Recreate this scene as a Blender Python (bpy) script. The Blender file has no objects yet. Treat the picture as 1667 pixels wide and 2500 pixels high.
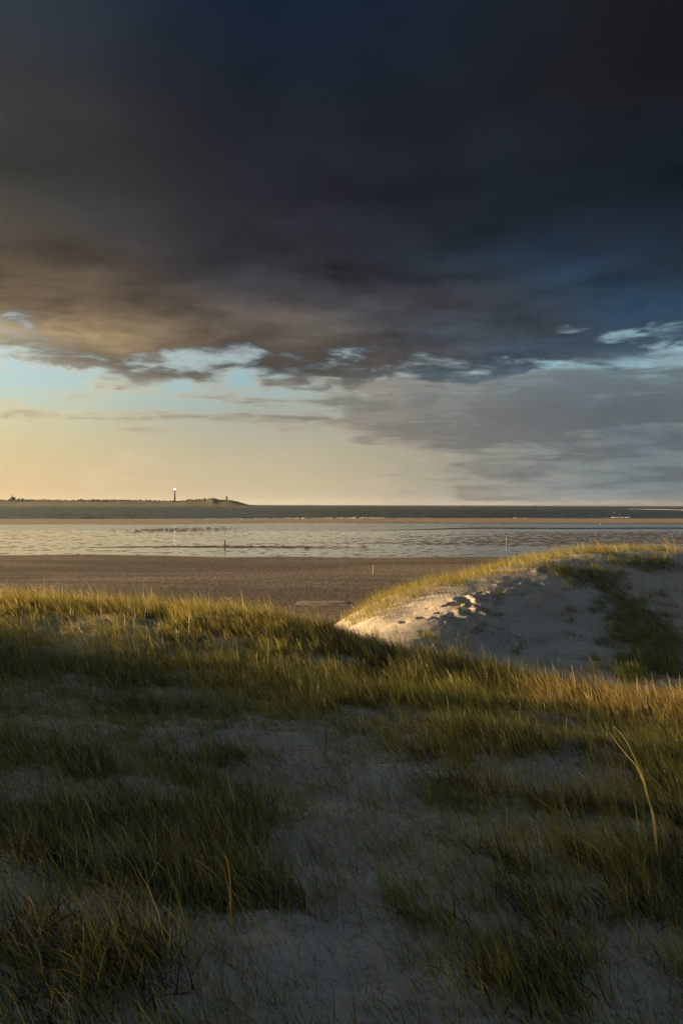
import bpy, math, random
import numpy as np
from mathutils import Matrix, Vector

R = math.radians
rng = np.random.default_rng(11)
random.seed(5)
scene = bpy.context.scene
COL = scene.collection

# ------------------------------------------------------------------ camera
CAM_Z = 10.0            # metres above the beach
FPX = 2083.0            # focal length in photograph pixels (30 mm lens)
PITCH, ROLL = R(0.487), R(0.14)
fwd = Vector((0, math.cos(PITCH), -math.sin(PITCH)))
r0 = Vector((1, 0, 0)); u0 = r0.cross(fwd)
right = r0 * math.cos(ROLL) + u0 * math.sin(ROLL)
up = u0 * math.cos(ROLL) - r0 * math.sin(ROLL)
cam_data = bpy.data.cameras.new('camera')
cam = bpy.data.objects.new('camera', cam_data)
COL.objects.link(cam)
cam_data.sensor_fit = 'VERTICAL'
cam_data.sensor_height = 36.0
cam_data.lens = 36.0 * FPX / 2500.0
cam_data.clip_start = 0.05
cam_data.clip_end = 60000.0
M = Matrix((right, up, -fwd)).transposed().to_4x4()
M.translation = Vector((0, 0, CAM_Z))
cam.matrix_world = M
scene.camera = cam
_R, _U, _F = np.array(right), np.array(up), np.array(fwd)

def P(u, v, Y):
    """world point seen at photograph pixel (u, v) at distance Y along the view axis"""
    d = _F * FPX + _R * (u - 833.5) + _U * (1250.0 - v)
    p = d * (Y / d[1])
    return np.array((p[0], p[1], p[2] + CAM_Z))

def proj(x, y, z):
    q = np.stack([x, y, z - CAM_Z], -1)
    w = q @ _F
    w = np.where(w < 0.05, 0.05, w)
    return 833.5 + FPX * (q @ _R) / w, 1250.0 - FPX * (q @ _U) / w

# ------------------------------------------------------------------ exposure
EXPO = 1.75
vs = scene.view_settings
vs.view_transform = 'Standard'; vs.look = 'None'; vs.exposure = EXPO; vs.gamma = 1.0
vs.use_curve_mapping = False
scene.cycles.use_denoising = True
scene.cycles.max_bounces = 6
scene.cycles.transparent_max_bounces = 6
scene.cycles.volume_bounces = 0

def lin(c):
    o = []
    for k in c[:3]:
        k = k / 255.0
        o.append(k / 12.92 if k <= 0.04045 else ((k + 0.055) / 1.055) ** 2.4)
    return tuple(o)

def sky_lin(c):
    s = 2.0 ** -EXPO
    return tuple(k * s for k in lin(c)) + (1.0,)

# ------------------------------------------------------------------ node helper
class NT:
    def __init__(self, tree):
        self.t = tree; self.n = tree.nodes; self.l = tree.links
    def put(self, sock, val):
        if isinstance(val, bpy.types.NodeSocket): self.l.new(val, sock)
        elif val is not None: sock.default_value = val
    def m(self, op, a, b=None, c=None, clamp=False):
        nd = self.n.new('ShaderNodeMath'); nd.operation = op; nd.use_clamp = clamp
        for i, v in enumerate((a, b, c)): self.put(nd.inputs[i], v)
        return nd.outputs[0]
    def add(self, a, b): return self.m('ADD', a, b)
    def sub(self, a, b): return self.m('SUBTRACT', a, b)
    def mul(self, a, b): return self.m('MULTIPLY', a, b)
    def div(self, a, b): return self.m('DIVIDE', a, b)
    def step(self, x, lo, hi, a=0.0, b=1.0):
        nd = self.n.new('ShaderNodeMapRange'); nd.interpolation_type = 'SMOOTHSTEP'
        for i, v in enumerate((x, lo, hi, a, b)): self.put(nd.inputs[i], v)
        return nd.outputs[0]
    def lmap(self, x, lo, hi, a=0.0, b=1.0):
        nd = self.n.new('ShaderNodeMapRange')
        for i, v in enumerate((x, lo, hi, a, b)): self.put(nd.inputs[i], v)
        return nd.outputs[0]
    def xyz(self, x, y, z):
        nd = self.n.new('ShaderNodeCombineXYZ')
        for i, v in enumerate((x, y, z)): self.put(nd.inputs[i], v)
        return nd.outputs[0]
    def sep(self, v):
        nd = self.n.new('ShaderNodeSeparateXYZ'); self.l.new(v, nd.inputs[0]); return nd.outputs
    def vadd(self, a, b):
        nd = self.n.new('ShaderNodeVectorMath'); nd.operation = 'ADD'
        self.put(nd.inputs[0], a); self.put(nd.inputs[1], b); return nd.outputs[0]
    def vscale(self, a, s):
        nd = self.n.new('ShaderNodeVectorMath'); nd.operation = 'SCALE'
        self.put(nd.inputs[0], a); self.put(nd.inputs[3], s); return nd.outputs[0]
    def vmul(self, a, b):
        nd = self.n.new('ShaderNodeVectorMath'); nd.operation = 'MULTIPLY'
        self.put(nd.inputs[0], a); self.put(nd.inputs[1], b); return nd.outputs[0]
    def noise(self, vec, scale=1.0, detail=4.0, rough=0.5, dist=0.0, lac=2.0, color=False):
        nd = self.n.new('ShaderNodeTexNoise'); self.put(nd.inputs['Vector'], vec)
        nd.inputs['Scale'].default_value = scale; nd.inputs['Detail'].default_value = detail
        nd.inputs['Roughness'].default_value = rough; nd.inputs['Distortion'].default_value = dist
        nd.inputs['Lacunarity'].default_value = lac
        return nd.outputs['Color' if color else 'Fac']
    def mix(self, f, a, b, mode='MIX'):
        nd = self.n.new('ShaderNodeMix'); nd.data_type = 'RGBA'; nd.blend_type = mode
        self.put(nd.inputs[0], f); self.put(nd.inputs[6], a); self.put(nd.inputs[7], b)
        return nd.outputs[2]
    def ramp(self, f, stops, interp='LINEAR'):
        nd = self.n.new('ShaderNodeValToRGB'); cr = nd.color_ramp; cr.interpolation = interp
        while len(cr.elements) < len(stops): cr.elements.new(0.5)
        for e, (p, c) in zip(cr.elements, stops): e.position = p; e.color = c
        self.put(nd.inputs[0], f); return nd.outputs[0]

# ------------------------------------------------------------------ sky and sun
SUN_AZ, SUN_EL = R(-80), R(9.0)          # azimuth from the view axis, to the left
sun_dir = Vector((math.sin(SUN_AZ) * math.cos(SUN_EL), math.cos(SUN_AZ) * math.cos(SUN_EL), math.sin(SUN_EL)))
world = bpy.data.worlds.new('World'); scene.world = world
world.use_nodes = True
wt = world.node_tree; wt.nodes.clear()
SKY_OFF = (11.3, -4.1, 2.9)
def build_sky():
    n = NT(wt)
    tc = wt.nodes.new('ShaderNodeTexCoord')
    d = tc.outputs['Generated']
    x, y, z = n.sep(d)
    E = n.mul(n.m('ARCSINE', z), 57.2958)
    h = n.m('SQRT', n.m('MAXIMUM', n.sub(1.0, n.mul(z, z)), 1e-5))
    hx, hy = n.div(x, h), n.div(y, h)
    shx, shy = math.sin(SUN_AZ), math.cos(SUN_AZ)
    ca = n.add(n.mul(hx, shx), n.mul(hy, shy))
    a = n.mul(n.m('ARCCOSINE', n.m('MINIMUM', n.m('MAXIMUM', ca, -1.0), 1.0)), 57.2958)   # degrees from the sun's bearing
    # clear air behind the clouds
    sky = wt.nodes.new('ShaderNodeTexSky'); sky.sky_type = 'NISHITA'; sky.sun_disc = False
    sky.sun_elevation = SUN_EL; sky.sun_rotation = SUN_AZ
    sky.air_density = 1.1; sky.dust_density = 1.4; sky.ozone_density = 1.0
    clear = n.mix(1.0, sky.outputs[0], (0.043, 0.054, 0.066, 1.0), 'MULTIPLY')
    # cloud sheet coordinates (a level sheet overhead) and low bank coordinates
    inv = n.div(1.0, n.add(n.m('MAXIMUM', z, 0.0), 0.075))
    q = n.xyz(n.mul(x, inv), n.mul(y, inv), 0.0)
    wrp = n.noise(q, 0.55, 3.0, 0.5, color=True)
    q2 = n.vadd(q, n.vscale(wrp, 1.1))
    big = n.noise(q2, 0.62, 4.0, 0.52)
    med = n.noise(n.vadd(q2, (7.3, 2.1, 0.0)), 1.9, 7.0, 0.56)
    hue = n.noise(n.vadd(q, (3.1, 9.7, 4.0)), 0.5, 3.0, 0.5)
    band = n.xyz(n.mul(hx, 8.0), n.mul(hy, 8.0), n.mul(E, 0.42))
    wb = n.noise(band, 1.2, 3.0, 0.5, color=True)
    band = n.vadd(n.vadd(band, n.vscale(wb, 0.55)), SKY_OFF)
    bn = n.noise(band, 1.0, 6.0, 0.55)
    strk = n.xyz(n.mul(hx, 13.0), n.mul(hy, 13.0), n.mul(E, 0.95))
    bn2 = n.noise(n.vadd(strk, n.vscale(wb, 0.8)), 1.0, 8.0, 0.60, 0.25)
    thin = n.xyz(n.mul(hx, 7.0), n.mul(hy, 7.0), n.mul(E, 1.25))
    bn3 = n.noise(n.vadd(thin, n.vscale(wb, 0.7)), 1.0, 8.0, 0.56, 0.3)
    puff = n.xyz(n.mul(hx, 17.0), n.mul(hy, 17.0), n.mul(E, 0.75))
    pn = n.noise(puff, 1.0, 6.0, 0.55, 0.4)
    # weights from the sunny side to the far side
    t1 = n.step(a, 55.0, 76.0); t2 = n.step(a, 74.0, 101.0)
    def col3(fac, A, B, C):
        return n.mix(t2, n.mix(t1, n.ramp(fac, A), n.ramp(fac, B)), n.ramp(fac, C))
    def st(L): return [(e / 40.0, sky_lin(c)) for e, c in L]
    e40 = n.m('DIVIDE', E, 40.0, clamp=True)
    # ---- veil of hazy air and rain above the horizon
    veil = col3(e40,
        st([(0, (226, 194, 146)), (2.5, (222, 197, 148)), (5, (212, 203, 160)), (8, (190, 205, 190)), (12, (150, 175, 185))]),
        st([(0, (203, 186, 156)), (1.5, (199, 183, 150)), (3.5, (188, 178, 150)), (6, (160, 165, 158)), (9, (130, 160, 170))]),
        st([(0, (116, 133, 142)), (1.2, (102, 120, 127)), (3, (90, 105, 109)), (5.5, (88, 100, 106)), (9, (80, 118, 135))]))
    # hazy air glows brighter towards the sun
    gl = n.add(1.0, n.mul(n.step(a, 57.0, 8.0), 3.0)); veil = n.mix(1.0, veil, n.xyz(gl, gl, gl), 'MULTIPLY')
    vo = n.step(E, n.add(3.8, n.mul(t2, 2.2)), n.add(11.0, n.mul(t2, -3.0)), 0.95, 0.0)
    base = n.mix(vo, clear, veil)
    # soft sunlit heap clouds low in the veil
    pf = n.mul(n.step(pn, 0.50, 0.66), n.mul(n.step(E, 0.3, 1.5), n.step(E, 5.5, 3.0)))
    base = n.mix(n.mul(pf, n.sub(0.35, n.mul(t2, 0.28))), base, n.mix(t1, sky_lin((245, 218, 170)), sky_lin((196, 184, 160))))
    # falling rain: slanting streaks on the far side
    slant = n.xyz(n.add(n.mul(hx, 26.0), n.mul(E, 0.35)), n.mul(hy, 26.0), n.mul(E, 0.05))
    rn = n.noise(slant, 1.0, 3.0, 0.5)
    rain = n.mul(n.mul(n.step(rn, 0.42, 0.68), t2), n.mul(n.step(E, 1.0, 3.0), n.step(E, 7.5, 4.5)))
    base = n.mix(n.mul(rain, 0.6), base, sky_lin((146, 142, 130)))
    # ---- low streaky bank between the veil and the deck
    lowbias = n.add(n.mul(n.step(a, 64.0, 96.0), 0.40), n.mul(n.mul(n.step(E, 3.4, 5.6), n.step(E, 9.5, 6.5)), 0.24))
    ld = n.add(n.sub(n.add(n.add(n.mul(bn2, 0.6), n.mul(bn3, 0.9)), -0.25), 0.72), lowbias)
    ldn = n.step(ld, -0.10, 0.34)
    lowc = n.mix(t2, n.mix(t1, sky_lin((172, 158, 128)), sky_lin((128, 122, 112))), sky_lin((92, 101, 108)))
    lowedge = n.mix(t2, n.mix(t1, sky_lin((238, 214, 166)), sky_lin((196, 178, 148))), sky_lin((140, 160, 168)))
    lowcol = n.mix(n.step(ld, -0.02, 0.30), lowedge, lowc)
    lv = n.add(0.72, n.mul(n.add(bn, bn3), 0.28)); lowcol = n.mix(1.0, lowcol, n.xyz(lv, lv, lv), 'MULTIPLY')
    base = n.mix(n.mul(ldn, 0.9), base, lowcol)
    # ---- the dark deck
    Eb = n.add(n.sub(8.2, n.mul(n.step(a, 58.0, 84.0), 1.5)), n.mul(n.step(a, 84.0, 104.0), 1.4))
    dd = n.add(n.mul(n.sub(E, Eb), 0.14), n.add(n.mul(n.sub(bn, 0.5), 1.2), n.mul(n.sub(bn2, 0.5), 1.0)))
    hole = n.mul(n.step(a, 84.0, 100.0), n.mul(n.step(E, 18.0, 11.0), 0.45))
    dd = n.sub(dd, n.mul(hole, n.step(med, 0.56, 0.40)))
    dens = n.step(dd, -0.09, 0.36)
    deck = col3(e40,
        st([(7, (166, 142, 108)), (9.2, (138, 118, 92)), (10.8, (196, 170, 128)), (12.5, (132, 114, 92)), (15.5, (88, 78, 67)), (19, (78, 69, 60)), (25, (58, 55, 52)), (31, (48, 52, 59)), (40, (42, 46, 54))]),
        st([(7, (112, 106, 98)), (9, (84, 79, 74)), (11.5, (90, 83, 77)), (14, (72, 68, 68)), (17, (52, 50, 53)), (20, (36, 36, 40)), (25, (28, 31, 37)), (31, (18, 30, 45)), (40, (18, 24, 34))]),
        st([(6, (84, 95, 104)), (9, (62, 76, 88)), (12, (42, 60, 76)), (15, (34, 46, 58)), (19, (23, 32, 42)), (25, (22, 24, 27)), (31, (24, 26, 29)), (40, (23, 26, 31))]))
    # light and dark billows, blue and brown casts
    amp = n.add(0.36, n.add(n.mul(n.sub(big, 0.5), 1.7), n.add(n.mul(n.sub(med, 0.5), 1.3), n.add(n.mul(n.sub(bn, 0.5), n.step(E, 22.0, 9.0, 0.3, 1.7)), n.mul(n.sub(bn2, 0.5), n.step(E, 20.0, 9.0, 0.2, 1.5))))))
    amp = n.m('MAXIMUM', n.add(amp, 0.62), 0.35)
    deck = n.mix(1.0, deck, n.xyz(amp, amp, amp), 'MULTIPLY')
    hv = n.step(hue, 0.40, 0.62)
    cool = n.mix(n.mul(t2, n.step(E, 20.0, 13.0)), (0.82, 1.0, 1.16, 1.0), (0.55, 1.08, 1.50, 1.0))
    deck = n.mix(1.0, deck, n.mix(hv, cool, (1.02, 0.99, 0.95, 1.0)), 'MULTIPLY')
    # the deck breaks up towards the sun and behind the viewer, where the light comes from
    brk = n.m('MAXIMUM', n.step(a, 30.0, 8.0), n.step(a, 108.0, 138.0))
    dens = n.mul(dens, n.sub(1.0, n.mul(brk, n.step(n.add(big, n.mul(n.sub(med, 0.5), 0.5)), 0.76, 0.54))))
    edge = n.mix(t2, n.mix(t1, sky_lin((242, 216, 168)), sky_lin((188, 168, 142))), sky_lin((100, 135, 150)))
    deckc = n.mix(n.step(dd, 0.02, 0.26), edge, deck)
    final = n.mix(dens, base, deckc)
    bg = wt.nodes.new('ShaderNodeBackground'); n.put(bg.inputs[0], final); bg.inputs[1].default_value = 1.0
    out = wt.nodes.new('ShaderNodeOutputWorld'); wt.links.new(bg.outputs[0], out.inputs[0])
build_sky()
sl = bpy.data.lights.new('sun', 'SUN'); sl.energy = 5.0; sl.angle = R(3.6); sl.color = (1.0, 0.70, 0.38)
sun = bpy.data.objects.new('sun', sl); COL.objects.link(sun)
sun.rotation_euler = sun_dir.to_track_quat('Z', 'Y').to_euler()
sun.location = (-60, 10, 60)

# ------------------------------------------------------------------ numpy noise
def vnoise(x, y, seed=0):
    xi, yi = np.floor(x), np.floor(y)
    fx, fy = x - xi, y - yi
    fx = fx * fx * fx * (fx * (fx * 6 - 15) + 10); fy = fy * fy * fy * (fy * (fy * 6 - 15) + 10)
    def hsh(i, j):
        v = np.sin(i * 127.1 + j * 311.7 + seed * 74.7) * 43758.5453
        return v - np.floor(v)
    a, b = hsh(xi, yi), hsh(xi + 1, yi); c, d = hsh(xi, yi + 1), hsh(xi + 1, yi + 1)
    return (a * (1 - fx) + b * fx) * (1 - fy) + (c * (1 - fx) + d * fx) * fy
def fbm(x, y, oct=4, seed=0, gain=0.5):
    s, a, t = 0.0, 1.0, 0.0
    for k in range(oct):
        s = s + a * vnoise(x * 2 ** k + 13.7 * k, y * 2 ** k - 5.1 * k, seed + k); t += a; a *= gain
    return s / t - 0.5
def smooth(x, lo, hi):
    t = np.clip((x - lo) / (hi - lo), 0, 1); return t * t * (3 - 2 * t)

# ------------------------------------------------------------------ mesh helpers
def mesh_np(name, V, F, mat, smooth_shade=True, attr=None):
    me = bpy.data.meshes.new(name)
    V = np.asarray(V, np.float32); F = np.asarray(F, np.int32); k = F.shape[1]
    me.vertices.add(len(V)); me.vertices.foreach_set('co', V.ravel())
    me.loops.add(F.size); me.loops.foreach_set('vertex_index', F.ravel())
    me.polygons.add(len(F)); me.polygons.foreach_set('loop_start', np.arange(0, F.size, k, dtype=np.int32))
    me.polygons.foreach_set('loop_total', np.full(len(F), k, np.int32))
    me.polygons.foreach_set('use_smooth', np.full(len(F), smooth_shade, bool))
    me.update(calc_edges=True)
    if attr is not None:
        ca = me.color_attributes.new('tint', 'FLOAT_COLOR', 'POINT')
        ca.data.foreach_set('color', np.asarray(attr, np.float32).ravel())
    if mat: me.materials.append(mat)
    return me
def link(name, me, parent=None, loc=None, **props):
    o = bpy.data.objects.new(name, me); COL.objects.link(o)
    if parent is not None: o.parent = parent
    if loc is not None: o.location = tuple(float(c) for c in loc)
    for k, v in props.items(): o[k] = v
    return o
def empty(name, loc, label, category, group=None):
    o = bpy.data.objects.new(name, None); COL.objects.link(o); o.empty_display_size = 0.1
    o.location = tuple(float(c) for c in loc); o['label'] = label; o['category'] = category
    if group: o['group'] = group
    return o
def grid_mesh(name, xs, ys, zf, mat):
    X, Y = np.meshgrid(xs, ys); Z = zf(X, Y)
    V = np.stack([X, Y, Z], -1).reshape(-1, 3)
    nx, ny = len(xs), len(ys)
    i = np.arange(nx * ny).reshape(ny, nx)
    F = np.stack([i[:-1, :-1], i[:-1, 1:], i[1:, 1:], i[1:, :-1]], -1).reshape(-1, 4)
    return mesh_np(name, V, F, mat)
class MB:
    """collects simple solids into one mesh"""
    def __init__(s): s.v = []; s.f = []
    def add(s, V, F):
        o = len(s.v); s.v += [tuple(float(c) for c in p) for p in V]; s.f += [tuple(i + o for i in f) for f in F]; return s
    def box(s, c, size, taper=1.0):
        cx, cy, cz = c; a, b, h = (k / 2 for k in size)
        V = [(cx - a, cy - b, cz - h), (cx + a, cy - b, cz - h), (cx + a, cy + b, cz - h), (cx - a, cy + b, cz - h)]
        V += [(cx - a * taper, cy - b * taper, cz + h), (cx + a * taper, cy - b * taper, cz + h), (cx + a * taper, cy + b * taper, cz + h), (cx - a * taper, cy + b * taper, cz + h)]
        return s.add(V, [(0, 3, 2, 1), (4, 5, 6, 7), (0, 1, 5, 4), (1, 2, 6, 5), (2, 3, 7, 6), (3, 0, 4, 7)])
    def lathe(s, c, prof, n=12, closed=True):
        V = []; F = []
        for (r, z) in prof:
            for k in range(n):
                t = 2 * math.pi * k / n; V.append((c[0] + r * math.cos(t), c[1] + r * math.sin(t), c[2] + z))
        for j in range(len(prof) - 1):
            for k in range(n):
                F.append((j * n + k, j * n + (k + 1) % n, (j + 1) * n + (k + 1) % n, (j + 1) * n + k))
        if closed:
            F.append(tuple(range(n - 1, -1, -1))); F.append(tuple((len(prof) - 1) * n + k for k in range(n)))
        return s.add(V, F)
    def gable(s, c, size):
        cx, cy, cz = c; a, b, h = size[0] / 2, size[1] / 2, size[2]
        V = [(cx - a, cy - b, cz), (cx + a, cy - b, cz), (cx + a, cy + b, cz), (cx - a, cy + b, cz), (cx - a, cy, cz + h), (cx + a, cy, cz + h)]
        return s.add(V, [(0, 3, 2, 1), (0, 1, 5, 4), (2, 3, 4, 5), (1, 2, 5), (3, 0, 4)])
    def mesh(s, name, mat, smooth_shade=False):
        me = bpy.data.meshes.new(name); me.from_pydata(s.v, [], s.f); me.materials.append(mat)
        for p in me.polygons: p.use_smooth = smooth_shade
        me.update(); return me

# ------------------------------------------------------------------ materials
def new_mat(name):
    m = bpy.data.materials.new(name); m.use_nodes = True; m.node_tree.nodes.clear(); return m, NT(m.node_tree)
def finish(n, shader):
    o = n.n.new('ShaderNodeOutputMaterial'); n.l.new(shader, o.inputs[0])
def principled(n, color, rough=0.9, bump=None, bstr=0.3, bdist=0.02, spec=0.3, **kw):
    p = n.n.new('ShaderNodeBsdfPrincipled'); n.put(p.inputs['Base Color'], color); n.put(p.inputs['Roughness'], rough)
    p.inputs['Specular IOR Level'].default_value = spec
    if bump is not None:
        b = n.n.new('ShaderNodeBump'); b.inputs['Strength'].default_value = bstr; b.inputs['Distance'].default_value = bdist
        n.put(b.inputs['Height'], bump); n.l.new(b.outputs[0], p.inputs['Normal'])
    return p.outputs[0]
def wave_normal(n, vec, scale, k, detail=3):
    c = n.vadd(n.noise(vec, scale, detail, 0.55, color=True), (-0.5, -0.5, -0.5))
    nd = n.n.new('ShaderNodeVectorMath'); nd.operation = 'NORMALIZE'
    n.l.new(n.vadd(n.vmul(c, (k, k, 0.0)), (0.0, 0.0, 1.0)), nd.inputs[0]); return nd.outputs[0]
def opos(n): return n.n.new('ShaderNodeNewGeometry').outputs['Position']
def plain_mat(name, c, rough=0.85, var=0.25, scale=6.0):
    m, n = new_mat(name)
    nz = n.noise(opos(n), scale, 4, 0.6)
    col = n.mix(n.step(nz, 0.3, 0.7), tuple(k * (1 - var) for k in c) + (1,), tuple(min(1, k * (1 + var)) for k in c) + (1,))
    finish(n, principled(n, col, rough, nz, 0.2)); return m

def make_sand():
    m, n = new_mat('dune_sand'); p = opos(n)
    a = n.noise(p, 0.9, 5, 0.55); g = n.noise(p, 150.0, 3, 0.7); b = n.noise(p, 7.0, 6, 0.68); c3 = n.noise(n.vmul(p, (0.6, 1.0, 1.0)), 22.0, 5, 0.7)
    col = n.mix(n.step(a, 0.32, 0.68), (0.42, 0.362, 0.295, 1), (0.50, 0.435, 0.355, 1))
    col = n.mix(n.mul(n.step(g, 0.52, 0.72), 0.35), col, (0.20, 0.165, 0.13, 1))
    col = n.mix(n.mul(n.step(b, 0.52, 0.72), 0.45), col, (0.23, 0.195, 0.155, 1))
    col = n.mix(n.mul(n.step(c3, 0.54, 0.70), 0.5), col, (0.19, 0.16, 0.13, 1))
    # wind ripples
    wv = n.n.new('ShaderNodeTexWave'); wv.inputs['Scale'].default_value = 2.6; wv.inputs['Distortion'].default_value = 5.0
    wv.inputs['Detail'].default_value = 3.0; wv.inputs['Detail Scale'].default_value = 1.3
    n.put(wv.inputs['Vector'], n.vmul(p, (1.0, 0.55, 1.0)))
    hgt = n.add(n.mul(wv.outputs['Fac'], n.mul(n.step(a, 0.42, 0.62), 0.30)), n.add(n.mul(b, 1.6), n.add(n.mul(n.noise(p, 28, 4, 0.65), 0.7), n.mul(n.noise(p, 120, 3, 0.6), 0.25))))
    finish(n, principled(n, col, 0.95, hgt, 0.55, 0.022, 0.15)); return m
SAND = make_sand()

# ------------------------------------------------------------------ dunes: one height field through surveyed points
CREST = np.array([  # u, v of the sand along the near crest, distance
    (-700, 1470, 18.5), (-350, 1472, 18.5), (0, 1478, 18.0), (250, 1490, 18.0), (500, 1510, 17.8), (700, 1532, 17.4), (850, 1560, 17.0),
    (1000, 1612, 16.3), (1150, 1640, 15.5), (1250, 1668, 15.0), (1350, 1698, 14.5), (1500, 1722, 14.0), (1667, 1745, 13.5), (2000, 1790, 13.0), (2400, 1840, 12.5)])
RIDGE = np.array([
    (870, 1532, 23.0), (930, 1506, 23.6), (1000, 1480, 24.5), (1130, 1432, 26.0), (1210, 1412, 27.2), (1280, 1402, 28.0), (1330, 1388, 28.6), (1400, 1370, 30.0),
    (1480, 1358, 31.0), (1540, 1346, 32.0), (1667, 1345, 33.0), (1850, 1340, 35.0), (2100, 1330, 37.0)])
def survey():
    W = []
    for u, v, Y in CREST:
        p = P(u, v, Y); W.append(p)
        back = 3.0
        W.append((p[0] * (Y + back) / Y, Y + back, p[2] - (1.0 if u < 600 else 0.64)))
    for u, v, Y in RIDGE:
        p = P(u, v, Y); W.append(p)
        W.append((p[0] - 1.6, p[1] + 3.2, p[2] - (1.3 if u < 1250 else 1.0))); W.append((p[0] - 5.0, p[1] + 9.0, p[2] - 4.4))
    for u, v, Y in [  # the near slope
        (0, 2500, 2.35), (833, 2500, 2.6), (1667, 2500, 3.05), (-700, 2500, 2.2), (2400, 2500, 3.6),
        (0, 2000, 4.4), (833, 2000, 5.15), (1667, 2000, 6.4), (-700, 2000, 4.0), (2400, 2000, 7.0),
        (0, 1750, 7.7), (450, 1750, 8.6), (833, 1752, 9.4), (1250, 1765, 10.2), (1500, 1790, 10.6), (-600, 1750, 7.4),
        (0, 1600, 12.0), (400, 1605, 12.8), (750, 1625, 13.4), (1000, 1665, 13.6), (-600, 1600, 12.0),
        # second dune: lit nose, spine and shaded face
        (800, 1590, 22.5), (835, 1566, 22.8), (760, 1600, 24.0), (900, 1552, 21.4), (960, 1575, 20.0), (1000, 1540, 21.6), (1012, 1588, 19.8), (1062, 1515, 22.2), (1000, 1505, 23.4), (1100, 1470, 24.2),
        (1180, 1492, 23.8), (1250, 1455, 25.6), (1330, 1430, 26.8), (1090, 1585, 20.4), (1150, 1560, 21.6), (1180, 1610, 19.95), (1240, 1520, 23.4), (1250, 1600, 21.1),
        (1300, 1500, 24.8), (1330, 1650, 19.3), (1380, 1580, 22.2), (1450, 1450, 27.4), (1450, 1540, 24.2), (1450, 1650, 20.2), (1440, 1695, 17.6),
        (1600, 1410, 29.6), (1600, 1500, 26.2), (1600, 1610, 22.4), (1610, 1730, 17.2), (1800, 1420, 31.0), (1800, 1550, 25.5), (1800, 1700, 20.0)]:
        W.append(P(u, v, Y))
    W += [(0, 0, 8.42), (-2, -4, 8.6), (6, -2, 8.0), (-8, -2, 9.0), (12, 2, 7.2), (22, 10, 6.6), (26, 22, 7.2), (0, -12, 8.5), (-14, -12, 9.5), (16, -14, 7.5)]
    # unseen high dune added on the left, shaped to shade the foreground
    W += [(-15, 3, 9.4), (-15, 9, 9.2), (-14, 14, 8.8), (-20, 2, 11.2), (-20, 8, 11.3), (-20, 13, 10.5), (-20, 17.3, 9.1), (-25, 1, 12.8), (-25, 8, 12.9), (-25, 13.2, 12.35), (-25, 17.6, 11.1), (-25, 20.8, 8.2), (-26, 24.5, 5.5),
          (-20, 20.8, 7.4), (-32, 6, 12.4), (-33, 16, 11.0), (-33, 24, 4.0), (-26, -8, 12.2), (-20, 24, 5.2), (-14, 26, 4.2), (-7, 27, 3.4), (-1, 28, 3.4), (-6, 34, 1.2), (3, 34, 2.4)]
    for x in range(-50, 61, 10):
        W.append((x, 62, -0.6))
    for x, y in ((-50, 50), (-35, 46), (-20, 46), (-8, 46), (4, 50), (16, 56), (-50, 35), (-50, 20), (-50, 5), (-50, -15), (-30, -24), (-10, -24), (10, -24), (30, -24), (48, -15), (50, 5), (50, 25), (44, 45), (30, 52), (36, 34)):
        W.append((x, y, -0.5 if y > 40 else (5.0 if y < 30 and x > -45 else 2.0)))
    return np.array([tuple(w) for w in W], float)
SV = survey()
def tps_fit(W, lam=0.02):
    xy = W[:, :2]; nn = len(W)
    r2 = ((xy[:, None] - xy[None]) ** 2).sum(-1)
    K = np.where(r2 > 0, 0.5 * r2 * np.log(r2 + 1e-12), 0.0) + lam * np.eye(nn)
    Pm = np.c_[np.ones(nn), xy]
    A = np.block([[K, Pm], [Pm.T, np.zeros((3, 3))]])
    return np.linalg.solve(A, np.r_[W[:, 2], 0, 0, 0])
TW = tps_fit(SV)
def tps(x, y):
    sh = np.shape(x); x = np.ravel(x); y = np.ravel(y); out = np.empty(len(x))
    for s in range(0, len(x), 20000):
        a, b = x[s:s + 20000], y[s:s + 20000]
        r2 = (a[:, None] - SV[:, 0]) ** 2 + (b[:, None] - SV[:, 1]) ** 2
        out[s:s + 20000] = (0.5 * r2 * np.log(r2 + 1e-12)) @ TW[:-3] + TW[-3] + TW[-2] * a + TW[-1] * b
    return out.reshape(sh)
# hollows trodden and blown into the second dune: u, v, distance, half-length, half-width, depth, turn
PITS = [(1190, 1470, .42, .20, .20, 20), (1215, 1462, .30, .16, .14, 35), (1262, 1452, .30, .12, .13, 25), (1278, 1446, .22, .10, .10, 30), (1198, 1500, .40, .17, .18, 22), (1150, 1505, .30, .15, .15, 18),
        (1150, 1478, .24, .13, .13, 20), (1132, 1468, .30, .16, .12, 60), (1112, 1478, .20, .10, .08, 15), (1092, 1480, .16, .07, .06, 20), (1046, 1486, .10, .06, .05, 10), (1030, 1512, .16, .08, .09, 25), (986, 1522, .12, .06, .06, 10),
        (1165, 1522, .26, .10, .10, 15), (1215, 1496, .22, .12, .10, 15), (1300, 1475, .40, .10, .08, 22), (1235, 1478, .22, .10, .10, 20), (1120, 1530, .26, .09, .09, 15), (1180, 1452, .20, .10, .08, 30), (1330, 1395, .30, .12, .10, 35),
        (1075, 1500, .16, .08, .07, 20), (1010, 1500, .10, .05, .04, 10), (1250, 1500, .34, .10, .09, 18), (1285, 1520, .40, .08, .07, 12), (1205, 1535, .36, .08, .09, 14), (1160, 1540, .30, .08, .08, 12), (1350, 1500, .50, .08, .06, 10),
        (1380, 1560, .60, .10, .07, 5), (1420, 1610, .80, .12, .08, 4), (1300, 1565, .50, .09, .07, 8), (1340, 1450, .40, .12, .09, 22), (1300, 1425, .34, .12, .10, 28), (1240, 1432, .30, .10, .09, 25), (1100, 1512, .22, .08, .09, 25), (1135, 1495, .24, .10, .10, 20)]
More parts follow.
